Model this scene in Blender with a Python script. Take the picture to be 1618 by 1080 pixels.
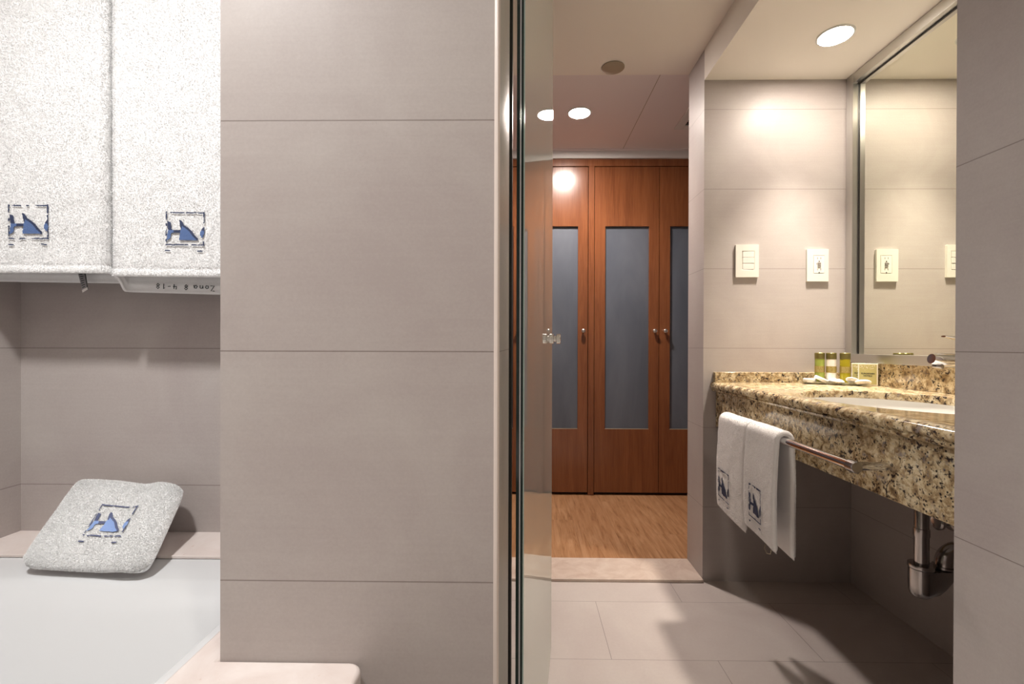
import bpy, math, random
import numpy as np
from mathutils import Vector, Matrix, noise

for o in list(bpy.data.objects): bpy.data.objects.remove(o)
SC = bpy.context.scene
COL = SC.collection
random.seed(7); RNG = np.random.RandomState(7)
PI = math.pi

# ------------------------------------------------------------------ camera
def cam_matrix(yaw, pitch, roll):
    cy, sy = math.cos(yaw), math.sin(yaw); cp, sp = math.cos(pitch), math.sin(pitch); cr, sr = math.cos(roll), math.sin(roll)
    R0 = Matrix(((cy, sy, 0), (0, 0, -1), (-sy, cy, 0)))
    Rp = Matrix(((1, 0, 0), (0, cp, -sp), (0, sp, cp)))
    Rr = Matrix(((cr, -sr, 0), (sr, cr, 0), (0, 0, 1)))
    R = Rr @ Rp @ R0
    return Matrix((R[0], -R[1], -R[2])).transposed()
cam_d = bpy.data.cameras.new('camera'); cam = bpy.data.objects.new('camera', cam_d); COL.objects.link(cam)
cam_d.sensor_width = 36; cam_d.lens = 734.77 / 1618 * 36
cam_d.shift_x = -9.4 / 1618; cam_d.shift_y = 8.15 / 1618
cam_d.clip_start = 0.02
cam.matrix_world = Matrix.Translation((0, 0, .9)) @ cam_matrix(.013, .0036, .0027).to_4x4()
SC.camera = cam

# ------------------------------------------------------------------ world / exposure
w = bpy.data.worlds.new('world'); SC.world = w; w.use_nodes = True
w.node_tree.nodes['Background'].inputs[0].default_value = (.5, .48, .45, 1)
w.node_tree.nodes['Background'].inputs[1].default_value = .1
SC.view_settings.view_transform = 'Standard'; SC.view_settings.look = 'None'
SC.view_settings.exposure = .2; SC.view_settings.gamma = 1; SC.view_settings.use_curve_mapping = False

# lamps: (key, x, y, z, radius, colour, lens glow, beam watts, beam spread in degrees, label)
LAMPS = [
 ('hall', .272, 2.316, 2.055, .052, (1, .88, .80), 460, 6.5, 125, 'round recessed downlight in the hallway ceiling in front of the wardrobe'),
 ('vanity', 1.012, 1.533, 1.913, .049, (1, .89, .77), 180, 4.6, 67, 'round recessed downlight in the lowered ceiling above the granite vanity'),
 ('tub', -.69, .29, 2.03, .055, (1, .98, .96), 135, 10.2, 135, 'round recessed downlight in the ceiling above the white bathtub'),
 ('right_fill', .50, -.35, 2.03, .055, (1, .94, .82), 80, 4.6, 130, 'added unseen ceiling fill light that brightens the tiled wall on the right'),  # fill lamp out of view, added to brighten the right wall
]

# ------------------------------------------------------------------ material helpers
def mat(name):
    m = bpy.data.materials.new(name); m.use_nodes = True
    nt = m.node_tree; b = nt.nodes['Principled BSDF']
    return m, nt, b
def L(nt, a, b): nt.links.new(a, b)
def node(nt, t, **kw):
    n = nt.nodes.new(t)
    for k, v in kw.items(): setattr(n, k, v)
    return n
def mth(nt, op, a, b=None, c=None):
    n = node(nt, 'ShaderNodeMath', operation=op)
    for i, v in enumerate((a, b, c)):
        if v is None: continue
        if isinstance(v, (int, float)): n.inputs[i].default_value = v
        else: L(nt, v, n.inputs[i])
    return n.outputs[0]
def mix(nt, f, a, b):
    n = node(nt, 'ShaderNodeMix', data_type='RGBA')
    if isinstance(f, (int, float)): n.inputs[0].default_value = f
    else: L(nt, f, n.inputs[0])
    for i, v in ((6, a), (7, b)):
        if isinstance(v, tuple): n.inputs[i].default_value = (*v, 1)
        else: L(nt, v, n.inputs[i])
    return n.outputs[2]
def pos(nt): return node(nt, 'ShaderNodeNewGeometry').outputs['Position']
def objc(nt): return node(nt, 'ShaderNodeTexCoord').outputs['Object']
def scaled(nt, vec, s, rot=(0, 0, 0)):
    n = node(nt, 'ShaderNodeMapping'); L(nt, vec, n.inputs[0]); n.inputs['Scale'].default_value = s; n.inputs['Rotation'].default_value = rot
    return n.outputs[0]
def nz(nt, vec, scale, detail=3, rough=.5, dist=0):
    n = node(nt, 'ShaderNodeTexNoise'); L(nt, vec, n.inputs['Vector'])
    n.inputs['Scale'].default_value = scale; n.inputs['Detail'].default_value = detail
    n.inputs['Roughness'].default_value = rough; n.inputs['Distortion'].default_value = dist
    return n.outputs['Fac']
def ramp(nt, f, stops):
    n = node(nt, 'ShaderNodeValToRGB'); L(nt, f, n.inputs[0]); e = n.color_ramp.elements
    while len(e) < len(stops): e.new(.5)
    for i, (p, c) in enumerate(stops):
        e[i].position = p; e[i].color = (*c, 1) if isinstance(c, tuple) else (c, c, c, 1)
    return n.outputs[0]
def bump(nt, b, h, strength, dist=.001):
    n = node(nt, 'ShaderNodeBump'); n.inputs['Strength'].default_value = strength; n.inputs['Distance'].default_value = dist
    L(nt, h, n.inputs['Height']); L(nt, n.outputs[0], b.inputs['Normal'])
def simple(name, c, rough=.5, metal=0, **kw):
    m, nt, b = mat(name); b.inputs['Base Color'].default_value = (*c, 1)
    b.inputs['Roughness'].default_value = rough; b.inputs['Metallic'].default_value = metal
    for k, v in kw.items(): b.inputs[k].default_value = v
    return m

TROW = .303; Z0 = .8916
def edge_mask(nt, v, off, period, half):          # 1 on the joint line, 0 elsewhere
    f = mth(nt, 'FRACT', mth(nt, 'DIVIDE', mth(nt, 'SUBTRACT', v, off - 30 * period), period))
    d = mth(nt, 'MULTIPLY', mth(nt, 'MINIMUM', f, mth(nt, 'SUBTRACT', 1, f)), period)
    return mth(nt, 'SUBTRACT', 1, mth(nt, 'SMOOTH_MIN', mth(nt, 'MINIMUM', mth(nt, 'DIVIDE', d, half), 1), 1, .0))
def wall_tile(name, c1, c2, rough=.42):
    m, nt, b = mat(name); p = pos(nt)
    sx = node(nt, 'ShaderNodeSeparateXYZ'); L(nt, p, sx.inputs[0])
    line = edge_mask(nt, sx.outputs[2], Z0, TROW, .0013)
    big = nz(nt, p, 4.5, 5, .6, .6)
    streak = nz(nt, scaled(nt, p, (6, 6, 160)), 1.0, 4, .6)
    speck = nz(nt, p, 260, 2, .6)
    f = mth(nt, 'ADD', mth(nt, 'MULTIPLY', big, .62), mth(nt, 'ADD', mth(nt, 'MULTIPLY', streak, .15), mth(nt, 'MULTIPLY', speck, .23)))
    c = mix(nt, ramp(nt, f, [(.36, 0), (.64, 1)]), c1, c2)
    c = mix(nt, mth(nt, 'MULTIPLY', line, .75), c, (.13, .095, .08))
    L(nt, c, b.inputs['Base Color'])
    L(nt, mth(nt, 'ADD', mth(nt, 'MULTIPLY', big, .14), rough - .07), b.inputs['Roughness']); b.inputs['Specular IOR Level'].default_value = .35
    h = mth(nt, 'SUBTRACT', mth(nt, 'MULTIPLY', speck, .06), mth(nt, 'MULTIPLY', line, .25))
    bump(nt, b, h, .4, .0010)
    return m
M = {}
M['tile'] = wall_tile('wall_tile', (.41, .360, .345), (.475, .435, .412))
def floor_tile():
    m, nt, b = mat('floor_tile'); p = pos(nt)
    sx = node(nt, 'ShaderNodeSeparateXYZ'); L(nt, p, sx.inputs[0]); X, Y = sx.outputs[0], sx.outputs[1]
    l1 = edge_mask(nt, Y, 1.6379, .303, .0012)
    r = mth(nt, 'FLOOR', mth(nt, 'DIVIDE', mth(nt, 'SUBTRACT', Y, 1.6379 - 30.3), .303))     # odd / even row
    par = mth(nt, 'MULTIPLY', mth(nt, 'FRACT', mth(nt, 'MULTIPLY', r, .5)), 2)
    xs = mth(nt, 'SUBTRACT', X, mth(nt, 'MULTIPLY', mth(nt, 'SUBTRACT', 1, par), .303))
    l2 = edge_mask(nt, xs, .2543, .606, .0012)
    line = mth(nt, 'MAXIMUM', l1, l2)
    big = nz(nt, p, 3.5, 5, .6, .5); speck = nz(nt, p, 120, 3, .6)
    f = mth(nt, 'ADD', mth(nt, 'MULTIPLY', big, .8), mth(nt, 'MULTIPLY', speck, .2))
    c = mix(nt, ramp(nt, f, [(.35, 0), (.65, 1)]), (.47, .41, .39), (.54, .49, .46))
    c = mix(nt, mth(nt, 'MULTIPLY', line, .85), c, (.10, .075, .065))
    L(nt, c, b.inputs['Base Color']); b.inputs['Roughness'].default_value = .42
    bump(nt, b, mth(nt, 'SUBTRACT', 1, line), .4, .001)
    return m
M['floor'] = floor_tile()
def plaster(name, c):
    m, nt, b = mat(name); p = pos(nt)
    f = nz(nt, p, 2.5, 4, .6)
    L(nt, mix(nt, f, tuple(x * .96 for x in c), c), b.inputs['Base Color']); b.inputs['Roughness'].default_value = .6
    bump(nt, b, nz(nt, p, 60, 4, .6), .08, .001)
    return m
M['plaster'] = plaster('ceiling_plaster', (.88, .83, .76))
M['plaster_hall'] = plaster('hall_plaster', (.80, .74, .74))
M['white_paint'] = plaster('white_paint', (.72, .72, .71))
def laminate():
    m, nt, b = mat('wood_laminate'); p = pos(nt)
    sx = node(nt, 'ShaderNodeSeparateXYZ'); L(nt, p, sx.inputs[0])
    lx = edge_mask(nt, sx.outputs[0], .06, .19, .0008)
    col = mth(nt, 'FLOOR', mth(nt, 'DIVIDE', mth(nt, 'ADD', sx.outputs[0], 18.94), .19))
    ysh = mth(nt, 'ADD', sx.outputs[1], mth(nt, 'MULTIPLY', mth(nt, 'FRACT', mth(nt, 'MULTIPLY', col, .381)), 1.2))
    ly = edge_mask(nt, ysh, .1, 1.2, .0008)
    brd = mth(nt, 'FLOOR', mth(nt, 'DIVIDE', mth(nt, 'ADD', ysh, 11.9), 1.2))
    rnd = mth(nt, 'FRACT', mth(nt, 'MULTIPLY', mth(nt, 'ADD', mth(nt, 'MULTIPLY', col, 12.98), mth(nt, 'MULTIPLY', brd, 78.2)), 4.37))
    cv = node(nt, 'ShaderNodeCombineXYZ'); L(nt, mth(nt, 'ADD', sx.outputs[0], mth(nt, 'MULTIPLY', rnd, 7)), cv.inputs[0]); L(nt, sx.outputs[1], cv.inputs[1])
    v = cv.outputs[0]
    g1 = nz(nt, scaled(nt, v, (34, 2.6, 1)), 1, 5, .65, 1.6)
    g2 = nz(nt, scaled(nt, v, (210, 9, 1)), 1, 3, .6)
    f = mth(nt, 'ADD', mth(nt, 'MULTIPLY', g1, .75), mth(nt, 'MULTIPLY', g2, .25))
    c = ramp(nt, f, [(.30, (.17, .072, .028)), (.47, (.36, .185, .085)), (.62, (.46, .26, .135)), (.8, (.52, .32, .19))])
    c = mix(nt, mth(nt, 'MULTIPLY', rnd, .35), c, (.30, .14, .065))
    c = mix(nt, mth(nt, 'MULTIPLY', mth(nt, 'MAXIMUM', lx, ly), .6), c, (.08, .03, .015))
    L(nt, c, b.inputs['Base Color']); b.inputs['Roughness'].default_value = .38
    return m
M['laminate'] = laminate()
def cherry():
    m, nt, b = mat('reddish_veneer'); p = pos(nt)
    g1 = nz(nt, scaled(nt, p, (22, 22, 1.3)), 1, 5, .6, .8)
    g2 = nz(nt, scaled(nt, p, (260, 260, 9)), 1, 3, .6)
    f = mth(nt, 'ADD', mth(nt, 'MULTIPLY', g1, .6), mth(nt, 'MULTIPLY', g2, .4))
    L(nt, ramp(nt, f, [(.32, (.135, .042, .014)), (.5, (.19, .064, .022)), (.68, (.24, .084, .030))]), b.inputs['Base Color'])
    b.inputs['Roughness'].default_value = .24
    b.inputs['Specular IOR Level'].default_value = .6
    bump(nt, b, g2, .05, .0004)
    return m
M['cherry'] = cherry()
def granite():
    m, nt, b = mat('granite'); p = pos(nt)
    wv = scaled(nt, p, (1, 1, 1), (.3, .2, .6))
    a = nz(nt, wv, 44, 6, .68, .5)
    c = ramp(nt, a, [(.34, (.12, .08, .045)), (.42, (.34, .24, .13)), (.50, (.60, .48, .29)), (.62, (.74, .64, .44)), (.8, (.62, .56, .44))])
    g = nz(nt, wv, 85, 5, .7, .3)
    c = mix(nt, ramp(nt, g, [(.50, 0), (.60, .75)]), c, (.33, .22, .11))
    d = nz(nt, wv, 75, 5, .72, .4)
    c = mix(nt, ramp(nt, d, [(.40, 1), (.445, 0)]), c, (.030, .022, .022))
    q = node(nt, 'ShaderNodeTexVoronoi'); L(nt, wv, q.inputs['Vector']); q.inputs['Scale'].default_value = 120; q.inputs['Randomness'].default_value = 1
    big = nz(nt, wv, 14, 3, .6)
    k = mth(nt, 'MULTIPLY', ramp(nt, q.outputs['Distance'], [(.18, 1), (.34, 0)]), ramp(nt, big, [(.44, 0), (.56, 1)]))
    c = mix(nt, k, c, (.025, .02, .02))
    e = nz(nt, wv, 45, 4, .6)
    c = mix(nt, ramp(nt, e, [(.60, 0), (.70, .7)]), c, (.26, .235, .24))
    L(nt, c, b.inputs['Base Color']); b.inputs['Roughness'].default_value = .12
    return m
M['granite'] = granite()
def marble():
    m, nt, b = mat('pink_marble'); p = pos(nt)
    a = nz(nt, p, 9, 6, .65, .8); s = nz(nt, scaled(nt, p, (60, 25, 60)), 1, 4, .7)
    c = mix(nt, ramp(nt, a, [(.35, 0), (.65, 1)]), (.64, .555, .52), (.72, .655, .625))
    c = mix(nt, ramp(nt, s, [(.30, .45), (.36, 0)]), c, (.48, .30, .22))
    L(nt, c, b.inputs['Base Color']); b.inputs['Roughness'].default_value = .32
    bump(nt, b, s, .08, .0006)
    return m
M['marble'] = marble()
def stone_threshold():
    m, nt, b = mat('threshold_stone'); p = pos(nt)
    a = nz(nt, p, 12, 6, .65, .8)
    L(nt, ramp(nt, a, [(.35, (.50, .385, .32)), (.65, (.62, .52, .45))]), b.inputs['Base Color']); b.inputs['Roughness'].default_value = .4
    return m
M['threshold'] = stone_threshold()
def terry(name, c):
    m, nt, b = mat(name); p = objc(nt)
    a = nz(nt, p, 420, 3, .7); g = nz(nt, p, 35, 4, .6)
    L(nt, mix(nt, ramp(nt, g, [(.35, 0), (.65, 1)]), tuple(x * .95 for x in c), c), b.inputs['Base Color'])
    b.inputs['Roughness'].default_value = .95; b.inputs['Specular IOR Level'].default_value = .15
    b.inputs['Sheen Weight'].default_value = .25; b.inputs['Sheen Roughness'].default_value = .6
    bump(nt, b, a, .45, .0012)
    return m
M['terry'] = terry('white_terry', (.90, .905, .905))
M['terry_flat'] = terry('white_terry_flat', (.90, .88, .875))
M['thread_dark'] = simple('navy_thread', (.035, .05, .11), .6)
M['thread_blue'] = simple('blue_thread', (.10, .17, .36), .5)
M['thread_pale'] = simple('pale_blue_thread', (.26, .38, .68), .5)
M['thread_slate'] = simple('slate_blue_thread', (.10, .12, .22), .6)
M['ink'] = simple('black_ink', (.02, .03, .035), .6)
M['tag_grey'] = simple('grey_tag', (.30, .29, .30), .7)
M['tag_white'] = simple('white_tag', (.75, .72, .70), .7)
M['acrylic'] = simple('white_acrylic', (.60, .61, .62), .12, 0)
M['ceramic'] = simple('white_ceramic', (.82, .81, .78), .08)
M['chrome'] = simple('chrome', (.80, .80, .80), .07, 1)
M['dark_chrome'] = simple('worn_chrome', (.42, .40, .39), .18, 1)
M['steel'] = simple('brushed_steel', (.62, .61, .59), .28, 1)
M['mirror'] = simple('mirror_silver', (.86, .87, .77), .0, 1)
M['black'] = simple('black_rubber', (.012, .010, .009), .4)
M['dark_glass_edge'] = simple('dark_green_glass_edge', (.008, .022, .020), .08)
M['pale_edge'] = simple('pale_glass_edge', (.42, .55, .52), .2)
M['highlight_white'] = simple('white_edge_highlight', (.55, .55, .58), .3)
M['plastic'] = simple('ivory_plastic', (.70, .68, .62), .3)
M['plastic_in'] = simple('white_plastic', (.74, .71, .66), .3)
M['slot'] = simple('dark_slot', (.03, .025, .02), .6)
M['grey_button'] = simple('grey_button', (.22, .20, .18), .5)
M['tan'] = simple('tan_plastic', (.36, .30, .22), .5)
M['grout_light'] = simple('light_edge_trim', (.66, .57, .51), .4)
M['caulk'] = simple('white_sealant', (.74, .68, .63), .5)
M['soap'] = simple('white_paper_wrap', (.85, .82, .76), .45)
M['carton'] = simple('olive_carton', (.48, .42, .16), .5)
M['carton_edge'] = simple('cream_carton', (.80, .76, .62), .5)
M['cap'] = simple('olive_gold_cap', (.20, .17, .055), .3, .5)
M['label'] = simple('gold_label', (.36, .27, .07), .4, .3)
M['print'] = simple('dark_print', (.03, .035, .02), .6)
M['print_light'] = simple('pale_print', (.62, .55, .30), .6)
M['void'] = simple('dark_gap', (.015, .010, .008), .8)
def lotion(name, c):
    m, nt, b = mat(name); b.inputs['Base Color'].default_value = (*c, 1); b.inputs['Roughness'].default_value = .08
    b.inputs['Transmission Weight'].default_value = .55; b.inputs['IOR'].default_value = 1.4
    return m
M['green_liquid'] = lotion('green_gel', (.52, .62, .14)); M['yellow_liquid'] = lotion('yellow_shampoo', (.66, .58, .04))
M['white_liquid'] = simple('white_lotion', (.84, .80, .74), .15)
def frosted():
    m, nt, b = mat('frosted_pane'); p = pos(nt)
    g = nz(nt, scaled(nt, p, (5, 5, 1.2)), 1, 4, .6, .5)
    L(nt, ramp(nt, g, [(.3, (.075, .088, .112)), (.7, (.125, .14, .168))]), b.inputs['Base Color'])
    b.inputs['Roughness'].default_value = .42
    return m
M['frosted'] = frosted()
def clear_glass(name, tint):
    m, nt, b = mat(name); nt.nodes.remove(b); out = nt.nodes['Material Output']
    tr = node(nt, 'ShaderNodeBsdfTransparent'); tr.inputs[0].default_value = (*tint, 1)
    gl = node(nt, 'ShaderNodeBsdfGlossy'); gl.inputs['Roughness'].default_value = 0; gl.inputs[0].default_value = (.95, 1, .97, 1)
    fr = node(nt, 'ShaderNodeFresnel'); fr.inputs[0].default_value = 1.5
    bf = node(nt, 'ShaderNodeNewGeometry').outputs['Backfacing']
    two = mth(nt, 'DIVIDE', mth(nt, 'MULTIPLY', fr.outputs[0], 2), mth(nt, 'ADD', fr.outputs[0], 1))      # both faces of the pane
    fac = mth(nt, 'MULTIPLY', two, mth(nt, 'SUBTRACT', 1, bf))
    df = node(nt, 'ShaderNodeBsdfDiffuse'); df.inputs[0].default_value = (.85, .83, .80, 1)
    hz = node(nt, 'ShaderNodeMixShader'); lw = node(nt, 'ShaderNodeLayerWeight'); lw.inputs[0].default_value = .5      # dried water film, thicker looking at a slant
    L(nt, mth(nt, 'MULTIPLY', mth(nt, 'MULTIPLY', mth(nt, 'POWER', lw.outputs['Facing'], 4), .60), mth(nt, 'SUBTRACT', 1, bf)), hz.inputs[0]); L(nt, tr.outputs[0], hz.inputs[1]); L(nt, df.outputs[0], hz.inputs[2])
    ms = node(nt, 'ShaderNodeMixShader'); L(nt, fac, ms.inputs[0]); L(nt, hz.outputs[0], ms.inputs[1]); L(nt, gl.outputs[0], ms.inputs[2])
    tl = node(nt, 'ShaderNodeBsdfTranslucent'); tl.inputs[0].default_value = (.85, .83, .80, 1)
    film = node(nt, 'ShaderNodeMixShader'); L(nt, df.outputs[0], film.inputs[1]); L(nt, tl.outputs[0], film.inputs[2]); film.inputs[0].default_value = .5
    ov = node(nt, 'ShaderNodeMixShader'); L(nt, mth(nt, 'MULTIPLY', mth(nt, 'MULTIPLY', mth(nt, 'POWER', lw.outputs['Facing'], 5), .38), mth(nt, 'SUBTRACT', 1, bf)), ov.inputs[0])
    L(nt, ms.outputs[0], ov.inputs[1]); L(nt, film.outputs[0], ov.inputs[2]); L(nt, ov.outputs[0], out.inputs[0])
    return m
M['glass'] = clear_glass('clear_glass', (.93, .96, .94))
def lens(name, c, s):
    m, nt, b = mat(name); b.inputs['Base Color'].default_value = (.9, .9, .9, 1)
    b.inputs['Emission Color'].default_value = (*c, 1); b.inputs['Emission Strength'].default_value = s
    return m

# ------------------------------------------------------------------ mesh helpers
class MB:
    def __init__(s): s.v = []; s.f = []; s.m = []
    def add(s, vs, fs, mi=0):
        o = len(s.v); s.v += [tuple(x) for x in vs]; s.f += [tuple(i + o for i in f) for f in fs]; s.m += [mi] * len(fs); return s
    def box(s, x0, x1, y0, y1, z0, z1, mi=0):
        vs = [(x, y, z) for x in (x0, x1) for y in (y0, y1) for z in (z0, z1)]
        return s.add(vs, [(0, 1, 3, 2), (4, 6, 7, 5), (0, 4, 5, 1), (2, 3, 7, 6), (0, 2, 6, 4), (1, 5, 7, 3)], mi)
    def loft(s, loops, cap0=True, cap1=True, mi=0, closed=True):
        n = len(loops[0]); vs = [p for l in loops for p in l]; fs = []
        for i in range(len(loops) - 1):
            for j in range(n if closed else n - 1):
                k = (j + 1) % n; fs.append((i * n + j, i * n + k, (i + 1) * n + k, (i + 1) * n + j))
        if cap0: fs.append(tuple(range(n - 1, -1, -1)))
        if cap1: fs.append(tuple(range((len(loops) - 1) * n, len(loops) * n)))
        return s.add(vs, fs, mi)
    def lathe(s, prof, axis=(0, 0, 1), o=(0, 0, 0), n=32, mi=0):     # prof: (radius, height along axis)
        A = Vector(axis).normalized(); U = A.orthogonal().normalized(); W = A.cross(U); O = Vector(o)
        loops = [[O + A * h + (U * math.cos(2 * PI * k / n) + W * math.sin(2 * PI * k / n)) * max(r, 1e-5) for k in range(n)] for r, h in prof]
        return s.loft(loops, mi=mi)
    def tube(s, pts, r, n=20, mi=0):
        P = [Vector(p) for p in pts]; loops = []; U = None
        for i, p in enumerate(P):
            T = (P[min(i + 1, len(P) - 1)] - P[max(i - 1, 0)]).normalized()
            U = T.orthogonal().normalized() if U is None else (U - T * U.dot(T)).normalized()
            W = T.cross(U); rr = r[i] if isinstance(r, (list, tuple)) else r
            loops.append([p + (U * math.cos(2 * PI * k / n) + W * math.sin(2 * PI * k / n)) * rr for k in range(n)])
        return s.loft(loops, mi=mi)
    def build(s, name, mats, parent=None, bevel=0, seg=2, smooth=True, fix=True):
        me = bpy.data.meshes.new(name); me.from_pydata(s.v, [], s.f); me.update()
        if not isinstance(mats, (list, tuple)): mats = [mats]
        for m in mats: me.materials.append(m)
        if len(mats) > 1: me.polygons.foreach_set('material_index', s.m)
        if fix:
            import bmesh
            bm = bmesh.new(); bm.from_mesh(me); bmesh.ops.recalc_face_normals(bm, faces=bm.faces); bm.to_mesh(me); bm.free()
        ob = bpy.data.objects.new(name, me); COL.objects.link(ob)
        if parent is not None: ob.parent = parent
        if smooth:
            me.polygons.foreach_set('use_smooth', [True] * len(me.polygons))
            me.set_sharp_from_angle(angle=math.radians(38))
        if bevel:
            b = ob.modifiers.new('bevel', 'BEVEL'); b.width = bevel; b.segments = seg; b.limit_method = 'ANGLE'; b.angle_limit = math.radians(40)
            b.harden_normals = False
        return ob
def tag(o, label=None, cat=None, group=None, kind=None):
    if label: o['label'] = label
    if cat: o['category'] = cat
    if group: o['group'] = group
    if kind: o['kind'] = kind
    return o
def thing(name, label, cat, group=None, loc=(0, 0, 0)):
    o = bpy.data.objects.new(name, None); COL.objects.link(o); o.location = loc; o.empty_display_size = .05
    bpy.context.view_layer.update()
    return tag(o, label, cat, group)
def adopt(parent, loc):                 # children built in world coordinates: undo the parent's offset
    for c in parent.children: c.location = tuple(-x for x in loc)
def struct(o): o['kind'] = 'structure'; return o

# ------------------------------------------------------------------ structure
def sbox(name, m, *b, bevel=0): return struct(MB().box(*b).build(name, m, bevel=bevel, smooth=False))
T = M['tile']
sbox('floor', M['floor'], -1.22, 2.0, -1.1, 1.787, -.10, 0)
sbox('floor_hall', M['laminate'], -1.3, 2.0, 1.951, 3.0, -.10, .009)
sbox('wall_left', T, -1.22, -1.12, -1.1, 1.951, 0, 2.03)
sbox('wall_behind', T, -1.12, .709, -1.1, -1.0, 0, 2.03)
sbox('wall_alcove', T, -1.12, -.401, 1.0206, 1.112, 0, 2.03)
sbox('wall_partition', T, -.401, -.034, .609, 1.112, 0, 2.03)
sbox('wall_right', T, .709, 1.6, -1.1, .774, 0, 2.03)
sbox('wall_mirror', T, 1.247, 1.6, .774, 1.785, 0, 2.03)
sbox('wall_vanity', T, .685, 1.6, 1.785, 1.951, 0, 2.03)
sbox('wall_entrance', T, -1.12, -.11, 1.785, 1.951, 0, 2.03)
sbox('ceiling', M['plaster'], -1.22, 1.6, -1.1, 1.951, 2.03, 2.2)
sbox('ceiling_vanity', M['plaster'], .685, 1.247, .774, 1.785, 1.913, 2.03)
sbox('ceiling_hall', M['plaster_hall'], -1.3, 2.0, 1.951, 3.0, 2.056, 2.2)
sbox('wall_hall_left', M['plaster_hall'], -1.35, -1.25, 1.951, 3.0, .009, 2.056)
sbox('wall_hall_right', M['plaster_hall'], 1.85, 1.95, 1.951, 3.0, .009, 2.056)
sbox('wall_hall_back', M['plaster_hall'], -1.3, 1.9, 2.93, 3.0, .009, 2.056)
sbox('trim_1', M['white_paint'], -1.25, 1.85, 2.758, 2.93, 2.0085, 2.056)                      # white fascia over the wardrobe
sbox('trim_2', M['threshold'], -.11, .685, 1.772, 1.951, .0, .0115, bevel=.002)                # stone threshold
# light corner bead on the partition's free edge
b = MB(); prof = [(-.0395, .6085), (-.0375, .6065), (-.0345, .606), (-.0325, .6075), (-.0325, .615), (-.0395, .615)]
b.loft([[(x, y, z) for x, y in prof] for z in (0, 2.03)]); struct(b.build('trim_3', M['grout_light']))
sbox('trim_4', M['caulk'], 1.2435, 1.247, 1.7815, 1.785, .8420, 1.913)                            # sealant line in the vanity corner
sbox('trim_5', M['tan'], .577, .5795, 1.951, 2.738, 2.0550, 2.056)                       # joint cover on the hallway ceiling
sbox('trim_6', M['black'], -.034, -.0275, 1.045, 1.105, 0, 2.03)                               # black door stop
sbox('trim_7', M['plaster_hall'], -.9, 1.85, 2.738, 2.758, 2.050, 2.056)                       # shadow bead

# ------------------------------------------------------------------ downlights
for nm, x, y, z, r, c, s, W_, sp_, lab in LAMPS:
    t = thing('recessed_downlight', lab, 'ceiling light', loc=(x, y, z))
    MB().lathe([(r + .006, 0), (r + .006, -.002), (r + .004, -.004), (r, -.004), (r, 0)], o=(0, 0, 0), n=48).build('trim_ring', M['white_paint'], t)
    MB().lathe([(0, -.0025), (r, -.0025), (r, -.0005), (0, -.0005)], n=48).build('lens', lens('lamp_' + nm, c, s), t)
    ld = bpy.data.lights.new('beam', 'AREA'); ld.shape = 'DISK'; ld.size = 2 * r; ld.energy = W_; ld.color = c; ld.spread = math.radians(sp_)
    lo_ = bpy.data.objects.new('beam', ld); COL.objects.link(lo_); lo_.parent = t; lo_.location = (0, 0, -.0045)

# ceiling disc and vent
t = thing('ceiling_speaker', 'small round tan cover plate on the ceiling above the doorway', 'speaker', loc=(.358, 1.896, 2.03))
MB().lathe([(.0, -.006), (.043, -.006), (.046, -.0045), (.046, -.0025), (0, -.0025)], n=48).build('cover', M['tan'], t)
MB().lathe([(.0, -.0026), (.041, -.0026), (.041, 0), (0, 0)], n=48).build('gasket', M['void'], t)
t = thing('air_vent', 'square white air vent grille set in the hallway ceiling', 'vent', loc=(.96, 2.37, 2.056))
b = MB(); w2 = .165; h2 = .12; f = .042
b.box(-w2, -w2 + f, -h2, h2, -.007, 0); b.box(w2 - f, w2, -h2, h2, -.007, 0); b.box(-w2 + f, w2 - f, -h2, -h2 + f, -.007, 0); b.box(-w2 + f, w2 - f, h2 - f, h2, -.007, 0)
b.build('frame', M['white_paint'], t, bevel=.002)
MB().box(-w2 + f, w2 - f, -h2 + f, h2 - f, -.001, 0).build('backing', M['void'], t)
for k in range(7):
    y = -h2 + f + .012 + k * .0215
    b = MB(); b.add([(-w2 + f, y - .008, -.006), (w2 - f, y - .008, -.006), (w2 - f, y + .004, -.0015), (-w2 + f, y + .004, -.0015), (-w2 + f, y - .008, -.0052), (w2 - f, y - .008, -.0052), (w2 - f, y + .004, -.0007), (-w2 + f, y + .004, -.0007)],
                    [(0, 1, 2, 3), (4, 7, 6, 5), (0, 4, 5, 1), (2, 6, 7, 3), (0, 3, 7, 4), (1, 5, 6, 2)])
    b.build('slat', M['grey_button'], t)

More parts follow.
